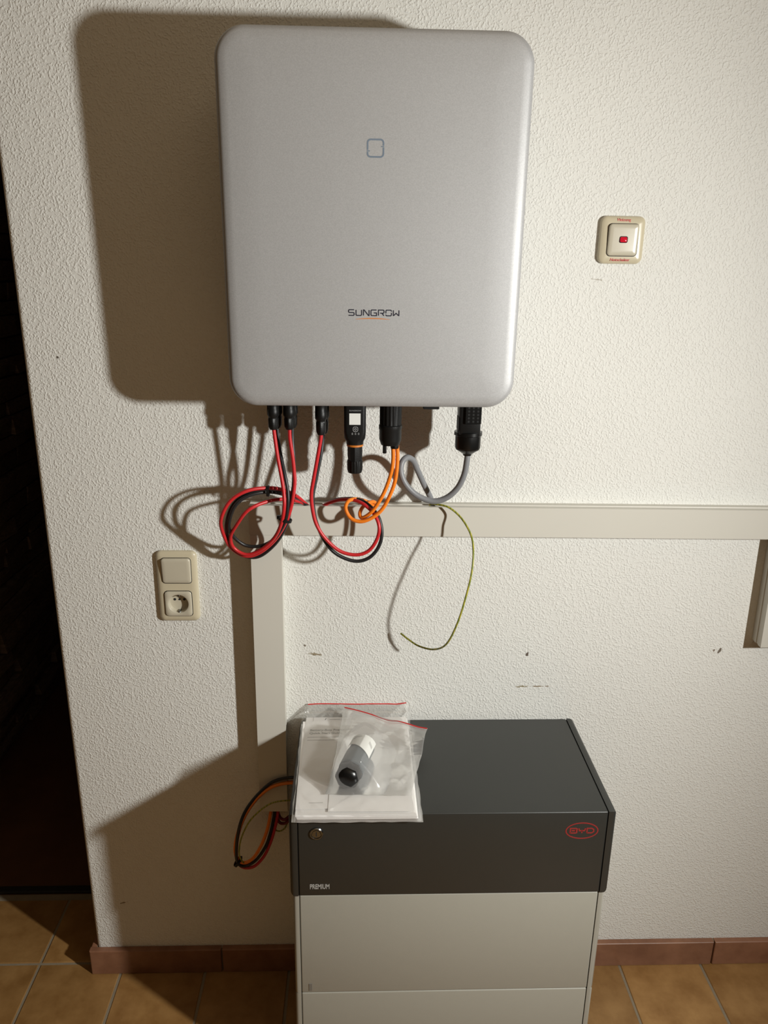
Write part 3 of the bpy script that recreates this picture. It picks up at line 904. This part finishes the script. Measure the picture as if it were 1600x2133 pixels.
cx, cz = -0.3221, 0.9935
off = (cx, 0, cz)
t = thing('switch_socket', 'cream double frame with a rocker switch above a round socket', 'switch', off)
pf = plate(t, off, cx, cz, 0.081, 0.152)
rocker(t, off, cx, cz+0.0355, 0.0575, 0.0535, -0.08)
sx_, sz_ = cx, cz-0.0355
def ray_rr(w, r, n=56):
    """rounded square sampled at even angles"""
    out = []
    for i in range(n):
        a = 2*math.pi*i/n
        lo_, hi_ = 0.0, w
        for _ in range(40):
            mid = (lo_+hi_)/2
            qx, qz = abs(mid*math.cos(a))-(w/2-r), abs(mid*math.sin(a))-(w/2-r)
            sd = math.hypot(max(qx, 0), max(qz, 0))+min(max(qx, qz), 0)-r
            if sd > 0:
                hi_ = mid
            else:
                lo_ = mid
        out.append((sx_+lo_*math.cos(a), sz_+lo_*math.sin(a)))
    return out
bm = bmesh.new()
# the frame is bored through behind the socket so that its well is really recessed
lathe(bm, [(0.0225, -0.01), (0.0225, 0.03)], (sx_, 0, sz_), (0, -1, 0), 40)
cut = mesh_obj('cutter', bm, M['cream'])
pf_loc = pf.matrix_basis.copy()
cut.location = -Vector(off)
md = pf.modifiers.new('bore', 'BOOLEAN')
md.operation = 'DIFFERENCE'
md.object = cut
cut.location = (0, 0, 0)
bpy.context.view_layer.update()
nm_ = bpy.data.meshes.new_from_object(pf.evaluated_get(bpy.context.evaluated_depsgraph_get()))
pf.modifiers.clear()
pf.data = nm_
bpy.data.objects.remove(cut)
bm = bmesh.new()
g_out = ray_rr(0.0562, 0.007)
g_in = circ(sx_, sz_, 0.0228, 56)
loft(bm, [[(a, -0.0098, b_) for a, b_ in g_in], [(a, -0.0098, b_) for a, b_ in g_out], [(a, -0.01065, b_) for a, b_ in g_out], [(a, -0.01065, b_) for a, b_ in g_in]], False, False)
mesh_obj('insert_gap', bm, M['seam'], t, None, off)
bm = bmesh.new()
outer, o2 = ray_rr(0.0535, 0.006), ray_rr(0.0512, 0.005)
rings = [[(a, -0.0100, b_) for a, b_ in outer], [(a, -0.0125, b_) for a, b_ in outer], [(a, -0.0135, b_) for a, b_ in o2]]
rings += [[(a, y_, b_) for a, b_ in circ(sx_, sz_, r, 56)] for r, y_ in ((0.0205, -0.0137), (0.0196, -0.0130), (0.0190, -0.00075))]
loft(bm, rings, False, True)
ins = mesh_obj('socket_insert', bm, M['creamrocker'], t, 50, off)
for dx_ in (-0.0095, 0.0095):
    bm = bmesh.new()
    lathe(bm, [(0.0026, 0), (0.0026, 0.0006)], (sx_+dx_, -0.0009, sz_+0.005), (0, -1, 0), 14)
    mesh_obj('pin_hole', bm, M['hole'], ins, None, off)
bm = bmesh.new()
lathe(bm, [(0.0021, 0), (0.0021, 0.0006)], (sx_, -0.0009, sz_+0.005), (0, -1, 0), 14)
mesh_obj('screw', bm, M['hole'], ins, None, off)
for s in (-1, 1):
    bm = box_bm(sx_-0.0022, sx_+0.0022, -0.0120, -0.0010, sz_+s*0.0178-0.0026, sz_+s*0.0178+0.0012, 0.0006, 1)
    mesh_obj('earth_clip', bm, M['chrome'], ins, None, off)

# ================================================================ battery tower
XB, YB, BW, BD = -0.082, -0.313, 0.585, 0.298
ZT, ZJ1, ZJ2 = 0.690, 0.5110, 0.2780
XE = XB+BW
CAP = 0.0150
def unit(name, label, cat, x0, x1, y0, z0, z1, mat, capw, group=None):
    loc = ((x0+x1)/2, YB+BD/2, z0)
    t = thing(name, label, cat, loc, group)
    bm = box_bm(x0+0.004, x1-0.004, y0+0.003, YB+BD-0.002, z0+0.0005, z1-0.003)
    mesh_obj('core', bm, M['seam'], t, None, loc)
    bm = box_bm(x0+capw+0.0011, x1-capw-0.0011, y0, YB+BD, z0+0.0012, z1, 0.0022, 3)
    pn = mesh_obj('front_panel', bm, M[mat], t, 50, loc)
    for a, c_ in ((x0, x0+capw), (x1-capw, x1)):
        out = a if a == x0 else c_
        bm = box_bm(a, c_, y0-0.0005, YB+BD, z0+0.0012, z1+0.0004)
        e1 = [e for e in bm.edges if abs(e.verts[0].co.x-out) < 1e-5 and abs(e.verts[1].co.x-out) < 1e-5]
        bmesh.ops.bevel(bm, geom=e1, offset=0.0085 if mat == 'anthracite' else 0.006, segments=4, affect='EDGES', profile=0.5)
        mesh_obj('end_cap', bm, M[mat], t, 50, loc)
    return t, pn, loc
bt, bp_, bl = unit('battery_control_unit', 'anthracite battery control box with red oval logo and key lock', 'battery', XB, XE, YB, ZJ1, ZT, 'anthracite', CAP)
bm = bmesh.new()
lk = (-0.0331, YB, 0.6500)
lathe(bm, [(0.0125, -0.003), (0.0125, 0.0015), (0.0112, 0.0028), (0.0098, 0.0028), (0.0090, 0.0012), (0.0078, 0.0012), (0.0072, 0.0024), (0.002, 0.0026)], lk, (0, -1, 0), 32)
lock = mesh_obj('key_lock', bm, M['chrome'], bt, 30, bl)
bm = box_bm(lk[0]-0.0009, lk[0]+0.0009, YB-0.0030, YB-0.0020, lk[2]-0.0042, lk[2]+0.0042)
mesh_obj('key_slot', bm, M['seam'], lock, None, bl)
fb = lambda px, pz, h: Vector((px, YB+0.0001-h, pz))
bm = bmesh.new()
ecx, ecz = 0.4425, 0.6502
stroke(bm, [(ecx+0.0288*math.cos(2*math.pi*k/48), ecz+0.0166*math.sin(2*math.pi*k/48)) for k in range(48)], 0.0021, fb, True)
word(bm, 'BYD', ecx-0.0212, ecz-0.0049, 0.0120, 0.0098, 0.0032, 0.0024, fb)
mesh_obj('logo', bm, M['logo_red'], bp_, None, bl)
text_obj('lettering', 'PREMIUM', 0.0150, M['paleprint'], bp_, (-0.0285, YB-0.0001, 0.5325), (math.pi/2, 0, 0), 0.585, bl, 0.0003)
MX = 0.0045
for k, (z0, z1, lb) in enumerate(((ZJ2, ZJ1, 'light grey battery module directly under the anthracite control box'), (0.045, ZJ2, 'light grey battery module at the bottom of the stack, on the base'))):
    ut, up_, ul = unit('battery_module', lb, 'battery', XB+MX, XE-MX, YB+0.002, z0, z1, 'module', CAP-MX+0.0005, 'stacked battery modules')
    bm = box_bm(-0.0516, -0.0457, YB+0.0012, YB+0.0030, z0+0.0065, z0+0.0235)
    mesh_obj('status_strip', bm, M['dim_strip'], up_, None, ul)
loc = ((XB+XE)/2, YB+BD/2, 0)
bs = thing('battery_plinth', 'low dark plinth under the stacked battery modules', 'plinth', loc)
mesh_obj('plinth', box_bm(XB+0.012, XE-0.012, YB+0.012, YB+BD-0.002, 0.008, 0.045, 0.003, 1), M['anthracite'], bs, None, loc)
for sx in (XB+0.04, XE-0.04):
    for sy in (YB+0.04, YB+BD-0.04):
        bm = bmesh.new()
        lathe(bm, [(0.014, 0), (0.014, 0.0078)], (sx, sy, 0.0082), (0, 0, -1), 16)
        mesh_obj('foot', bm, M['rubber'], bs, None, loc)

# ================================================================ papers and bags on the battery
def noise2(x, y, s):
    return math.sin(x*s*1.3+1.7+2.1*math.sin(y*s*0.7))*math.cos(y*s*1.1+0.6+1.6*math.sin(x*s*0.9))

def seg_d(px, py, a, b):
    ax, ay = a
    bx, by = b
    dx, dy = bx-ax, by-ay
    t = max(0, min(1, ((px-ax)*dx+(py-ay)*dy)/(dx*dx+dy*dy)))
    return math.hypot(px-ax-t*dx, py-ay-t*dy)

# stack of manuals: slightly fanned sheets
SX0, SX1, SY0, SY1, SZ = -0.0670, 0.1445, -0.3290, -0.0230, ZT+0.0008
t = thing('manual', 'thick white folded manual filling the large clear bag', 'manual', ((SX0+SX1)/2, (SY0+SY1)/2, SZ))
loc = tuple(t.location)
for k in range(6):
    j = random.uniform(-0.0022, 0.0022)
    i_ = random.uniform(-0.0018, 0.0018)
    bm = box_bm(SX0+j, SX1+j, SY0+i_, SY1+i_, SZ+k*0.0019, SZ+k*0.0019+0.00175, 0.0006, 1)
    mesh_obj('page_block', bm, M['paper' if k % 2 else 'paper2'], t, None, loc)
PZ = SZ+6*0.0019
def sheet(name, label, x0, x1, y0, y1, z, ang, curl=0.0, mat='paper', cat='paper'):
    cx_, cy_ = (x0+x1)/2, (y0+y1)/2
    bm = bmesh.new()
    nx, ny = 10, 14
    lay = []
    for h in (0.0, 0.0006):
        g = []
        for i in range(nx+1):
            row = []
            for j in range(ny+1):
                u, v = i/nx, j/ny
                zz = z+h+curl*(max(0, u-0.55)**2+max(0, 0.35-v)**2*0.6)
                row.append(bm.verts.new((x0+(x1-x0)*u-cx_, y0+(y1-y0)*v-cy_, zz-z)))
            g.append(row)
        lay.append(g)
    for g in lay:
        for i in range(nx):
            for j in range(ny):
                bm.faces.new((g[i][j], g[i+1][j], g[i+1][j+1], g[i][j+1]))
    a, b_ = lay
    bo = [(i, 0) for i in range(nx)]+[(nx, j) for j in range(ny)]+[(i, ny) for i in range(nx, 0, -1)]+[(0, j) for j in range(ny, 0, -1)]
    for p, q in zip(bo, bo[1:]+bo[:1]):
        bm.faces.new((a[p[0]][p[1]], a[q[0]][q[1]], b_[q[0]][q[1]], b_[p[0]][p[1]]))
    o = mesh_obj(name, bm, M[mat], None, 40)
    o.location = (cx_, cy_, z)
    o.rotation_euler = (0, 0, ang)
    return tag(o, label, cat)
hs = sheet('letter_sheet', 'white letter sheet with small dark header peeking out behind the guide', -0.0530, 0.0900, -0.2600, -0.0260, PZ+0.0003, 0.0, mat='paper2')
lx, ly = hs.location.x, hs.location.y
text_obj('header_print', 'i', 0.009, M['navy'], hs, (-0.0285-lx, -0.0330-ly, 0.0008), (0, 0, 0), 1.0, (0, 0, 0), 0.0003, 0.0001, 0.3)
text_obj('header_line', 'kompatible Wechselrichter', 0.0050, M['paleprint'], hs, (0.008-lx, -0.0335-ly, 0.0008), (0, 0, 0), 1.0, (0, 0, 0), 0.0, 0.0001)
gs = sheet('quick_start_guide', 'white guide sheet with grey title print under the clear film', -0.0715, 0.0350, -0.3150, -0.0420, PZ+0.0014, 0.02)
gx, gy = gs.location.x, gs.location.y
text_obj('title', 'Battery-Box Premium', 0.0090, M['faint_print'], gs, (-0.0155-gx, -0.0745-gy, 0.0008), (0, 0, 0), 1.02, (0, 0, 0), 0.0002, 0.0001)
text_obj('title', 'Quick Start Guide', 0.0090, M['faint_print'], gs, (-0.0235-gx, -0.0855-gy, 0.0008), (0, 0, 0), 1.0, (0, 0, 0), 0.0002, 0.0001)
for k in range(2):
    bm = box_bm(-0.060-gx, 0.012-gx-0.01*k, -0.1000-gy-0.010*k, -0.0985-gy-0.010*k, 0.0006, 0.0008)
    mesh_obj('text_line', bm, M['faint_print'], gs)
bm = box_bm(-0.049-gx, -0.024-gx, -0.300-gy, -0.2990-gy, 0.0006, 0.0008)
mesh_obj('text_line', bm, M['paleprint'], gs)
sheet('card', 'blank white card lying across the front of the manual', -0.0115, 0.1330, -0.3250, -0.2600, PZ+0.0026, -0.01)

# film shapes -----------------------------------------------------------------
def smooth(a, b, x):
    t = max(0.0, min(1.0, (x-a)/(b-a)))
    return t*t*(3-2*t)

def film(parent, off, name, corners, nx, ny, height, low, mat):
    """two film layers over a bilinear quad footprint (front-left, front-right, back-right, back-left), welded at the rim"""
    A, B, C_, D = [Vector((*p, 0)) for p in corners]
    bm = bmesh.new()
    lay = []
    for lower in (False, True):
        g = []
        for i in range(nx+1):
            row = []
            for j in range(ny+1):
                u, v = i/nx, j/ny
                p = (A*(1-u)+B*u)*(1-v)+(D*(1-u)+C_*u)*v
                rim = i in (0, nx) or j in (0, ny)
                e = 0.0012
                p.x += e*noise2(p.y, u, 60)*(1 if i in (0, nx) else 0.3)
                p.y += e*noise2(p.x, v+3, 70)*(1 if j in (0, ny) else 0.3)
                zt, zb = height(p.x, p.y, u, v), low(p.x, p.y, u, v)
                p.z = zb if lower else (max(zt, zb+0.0004) if not rim else zb+0.0004)
                row.append(bm.verts.new(p))
            g.append(row)
        lay.append(g)
    for g in lay:
        for i in range(nx):
            for j in range(ny):
                bm.faces.new((g[i][j], g[i+1][j], g[i+1][j+1], g[i][j+1]))
    a, b_ = lay
    bo = [(i, 0) for i in range(nx)]+[(nx, j) for j in range(ny)]+[(i, ny) for i in range(nx, 0, -1)]+[(0, j) for j in range(ny, 0, -1)]
    for p, q in zip(bo, bo[1:]+bo[:1]):
        bm.faces.new((a[p[0]][p[1]], a[q[0]][q[1]], b_[q[0]][q[1]], b_[p[0]][p[1]]))
    return mesh_obj(name, bm, M[mat], parent, 28, off)

def strip_along(parent, off, name, pts, w, mat):
    bm = bmesh.new()
    C2 = catmull(pts, 6)
    rings = []
    for i, p in enumerate(C2):
        d = (C2[min(i+1, len(C2)-1)]-C2[max(i-1, 0)]).normalized()
        s = d.cross(Vector((0, 0, 1))).normalized()
        s = (s*0.7+Vector((0, 0, -0.7))).normalized()*w/2
        nn = s.cross(d).normalized()*0.0005
        rings.append([p+s+nn, p-s+nn, p-s-nn, p+s-nn])
    loft(bm, rings)
    return mesh_obj(name, bm, M[mat], parent, None, off)

rnd = random.Random(11)
CR = []
for k in range(34):
    x0, y0 = rnd.uniform(-0.08, 0.15), rnd.uniform(-0.33, -0.03)
    a = rnd.uniform(0, math.pi)
    l_ = rnd.uniform(0.02, 0.08)
    CR.append(((x0, y0), (x0+l_*math.cos(a), y0+l_*math.sin(a)), rnd.uniform(0.0006, 0.0022), rnd.uniform(0.003, 0.006)))
CR += [((-0.064, -0.272), (-0.022, -0.324), 0.003, 0.004), ((-0.069, -0.2), (0.0, -0.14), 0.0022, 0.005), ((-0.01, -0.325), (0.055, -0.265), 0.003, 0.006),
       ((-0.064, -0.31), (-0.055, -0.332), 0.003, 0.003), ((0.142, -0.03), (0.150, -0.33), 0.002, 0.004)]
PT = PZ+0.0034
def big_h(x, y, u, v):
    edge = min((x-(SX0-0.006))/0.006, ((SX1+0.007)-x)/0.007, (y-(SY0-0.0035))/0.003, 1.0)
    edge = max(0.0, edge)
    zz = ZT+0.0006+(PT-ZT)*smooth(0, 1, edge)
    w = 0.0012*(noise2(x, y, 75)+0.5*noise2(y+3, x, 140))
    for a, b_, amp, wd in CR:
        w += amp*math.exp(-seg_d(x, y, a, b_)/wd)
    zz += max(0, w)*smooth(0.0, 1.0, edge)
    zz += 0.017*smooth(-0.060, -0.004, y)**1.5*(0.93+0.07*noise2(x, 0, 28))
    return zz
def big_l(x, y, u, v):
    # lies on the lid; the front rim hangs just over the edge of the lid
    return ZT+0.00035+0.015*smooth(-0.045, -0.004, y)**1.5*(0.93+0.07*noise2(x, 0, 28))
ctr = (0.038, -0.17, ZT)
bg = thing('zip_bag', 'large clear zip bag with red seal line holding the white papers', 'bag', ctr)
film(bg, ctr, 'film', ((-0.0745, -0.3335), (0.1545, -0.3350), (0.1500, -0.0060), (-0.0790, -0.0050)), 96, 130, big_h, big_l, 'film')
zp = []
for k in range(12):
    x_ = -0.0660+k*0.0190
    zp.append((x_, -0.0065, big_h(x_, -0.0065, 0, 0)+0.0006))
strip_along(bg, ctr, 'zip_seal', zp, 0.0022, 'red_print')

# gland in the small bag
na, nb = Vector((0.0200, -0.2700, PT+0.026)), Vector((0.0520, -0.1650, PT+0.024))
ax = (nb-na).normalized()
gt = thing('cable_gland', 'dark plastic cable gland with black hexagon nut inside the small clear bag', 'gland', tuple(na))
bm = bmesh.new()
lathe(bm, [(0.008, -0.008), (0.0150, -0.0065), (0.0215, -0.001), (0.0238, 0.006), (0.0240, 0.020), (0.0215, 0.024), (0.0200, 0.026)], na, ax, 8)
mesh_obj('hexagon_nut', bm, M['blackgloss'], gt, 35, tuple(na))
bm = bmesh.new()
lathe(bm, [(0.0205, 0.022), (0.0235, 0.024), (0.0240, 0.07), (0.0225, 0.075), (0.0225, 0.104), (0.017, 0.107)], na, ax, 28)
mesh_obj('sleeve', bm, M['smoke'], gt, 35, tuple(na))
# curved label round the back of the sleeve
bm = bmesh.new()
ux = ax.cross(Vector((0, 0, 1))).normalized()
rings = []
for k in range(15):
    a = math.radians(-72+k*144/14)
    d = (Vector((0, 0, 1))*math.cos(a)+ux*math.sin(a))
    s0, s1 = 0.072-0.012*math.sin(a+0.2), 0.108
    rings.append([na+ax*s0+d*0.0250, na+ax*s1+d*0.0250, na+ax*s1+d*0.0255, na+ax*s0+d*0.0255])
loft(bm, rings)
lb = mesh_obj('paper_label', bm, M['white_print'], gt, 40, tuple(na))
def label_dash(a0, a1, s, w, mat):
    bm = bmesh.new()
    rings = []
    for k in range(5):
        a = math.radians(a0+(a1-a0)*k/4)
        d = (Vector((0, 0, 1))*math.cos(a)+ux*math.sin(a))
        rings.append([na+ax*(s-w/2)+d*0.02545, na+ax*(s+w/2)+d*0.02545, na+ax*(s+w/2)+d*0.0257, na+ax*(s-w/2)+d*0.0257])
    loft(bm, rings)
    mesh_obj('printed_line', bm, M[mat], lb, None, tuple(na))
for s, a0, a1 in ((0.101, -38, -2), (0.098, -40, -8), (0.095, -42, -28)):
    label_dash(a0, a1, s, 0.0011, 'grey_print')
for k in range(6):
    label_dash(38+k*4, 40+k*4, 0.092-0.0012*k, 0.008, 'paleprint')

SC = [((0.0495, -0.265), (0.0959, -0.2089), 0.010, 0.0045), ((0.0959, -0.2089), (0.1234, -0.2163), 0.009, 0.004), ((0.1234, -0.2163), (0.130, -0.2327), 0.006, 0.003),
      ((0.0366, -0.2579), (0.0495, -0.268), 0.006, 0.004), ((0.0495, -0.268), (0.075, -0.262), 0.006, 0.004), ((0.0106, -0.2488), (0.014, -0.288), 0.005, 0.003),
      ((-0.0158, -0.2532), (0.014, -0.288), 0.006, 0.004), ((0.014, -0.288), (0.045, -0.29), 0.004, 0.004), ((0.02, -0.10), (0.10, -0.12), 0.005, 0.005),
      ((0.10, -0.12), (0.135, -0.145), 0.005, 0.006), ((0.02, -0.05), (-0.004, -0.16), 0.005, 0.005), ((0.03, -0.09), (0.0, -0.22), 0.004, 0.005),
      ((0.12, -0.16), (0.11, -0.20), 0.006, 0.004), ((0.125, -0.245), (0.115, -0.26), 0.006, 0.003), ((0.07, -0.24), (0.12, -0.25), 0.003, 0.006)]
rf = random.Random(5)
def facet_dist(px, py, a, b_, dirs):
    """distance to a segment measured with a many-sided norm, so that level lines are polygons and folds are straight"""
    dx, dy = b_[0]-a[0], b_[1]-a[1]
    t_ = max(0, min(1, ((px-a[0])*dx+(py-a[1])*dy)/(dx*dx+dy*dy)))
    qx, qy = px-a[0]-t_*dx, py-a[1]-t_*dy
    return max(qx*c_+qy*s_ for c_, s_ in dirs)
def fan(n_):
    o_ = rf.uniform(0, 6.28)
    return [(math.cos(o_+2*math.pi*k/n_+rf.uniform(-0.25, 0.25))*rf.uniform(0.85, 1.15), math.sin(o_+2*math.pi*k/n_)*rf.uniform(0.85, 1.15)) for k in range(n_)]
TENTS = [((na.x, na.y), (nb.x, nb.y), 0.0800, 1.25, fan(9), 0.0545)]
for a_, b_, amp, wd in SC:
    TENTS.append((a_, b_, amp*1.15, rf.uniform(0.45, 0.75), fan(6), 1.0))
for k in range(17):
    x0, y0, an, l_ = rf.uniform(-0.01, 0.16), rf.uniform(-0.28, -0.06), rf.uniform(0, 3.14), rf.uniform(0.01, 0.035)
    TENTS.append(((x0, y0), (x0+l_*math.cos(an), y0+l_*math.sin(an)), rf.uniform(0.002, 0.006), rf.uniform(0.15, 0.4), fan(5), 1.0))
def small_h(x, y, u, v):
    hh = 0.0
    for a_, b_, H_, sl, dirs, cap_ in TENTS:
        hh = max(hh, min(cap_, H_-sl*facet_dist(x, y, a_, b_, dirs)))
    hh += 0.0004*noise2(x+1, y, 60)
    rim = min(u, 1-u, v)*9
    return small_l(x, y, u, v)+0.0012+hh*smooth(0, 1, rim+0.05)
def small_l(x, y, u, v):
    # rests on the papers; the zip end stands up a little towards the wall and juts out over the lid
    return PT+0.0038+0.022*smooth(0.55, 1.0, v)*(0.8+0.2*noise2(x, y, 30))+0.004*smooth(0.13, 0.18, x)
ctr = (0.06, -0.17, PT)
sg = thing('zip_bag', 'small clear zip bag with red seal line holding the gland', 'bag', ctr)
fc = ((-0.0170, -0.2830), (0.1330, -0.2900), (0.1790, -0.1120), (0.0110, -0.0300))
film(sg, ctr, 'film', fc, 150, 170, small_h, small_l, 'film2')
zs = []
for k in range(10):
    f = k/9
    x_, y_ = 0.0120+f*0.1660, -0.0345-f*0.0810
    zs.append((x_, y_, small_l(x_, y_, f, 0.975)+0.0022))
strip_along(sg, ctr, 'zip_seal', zs, 0.0022, 'red_print')
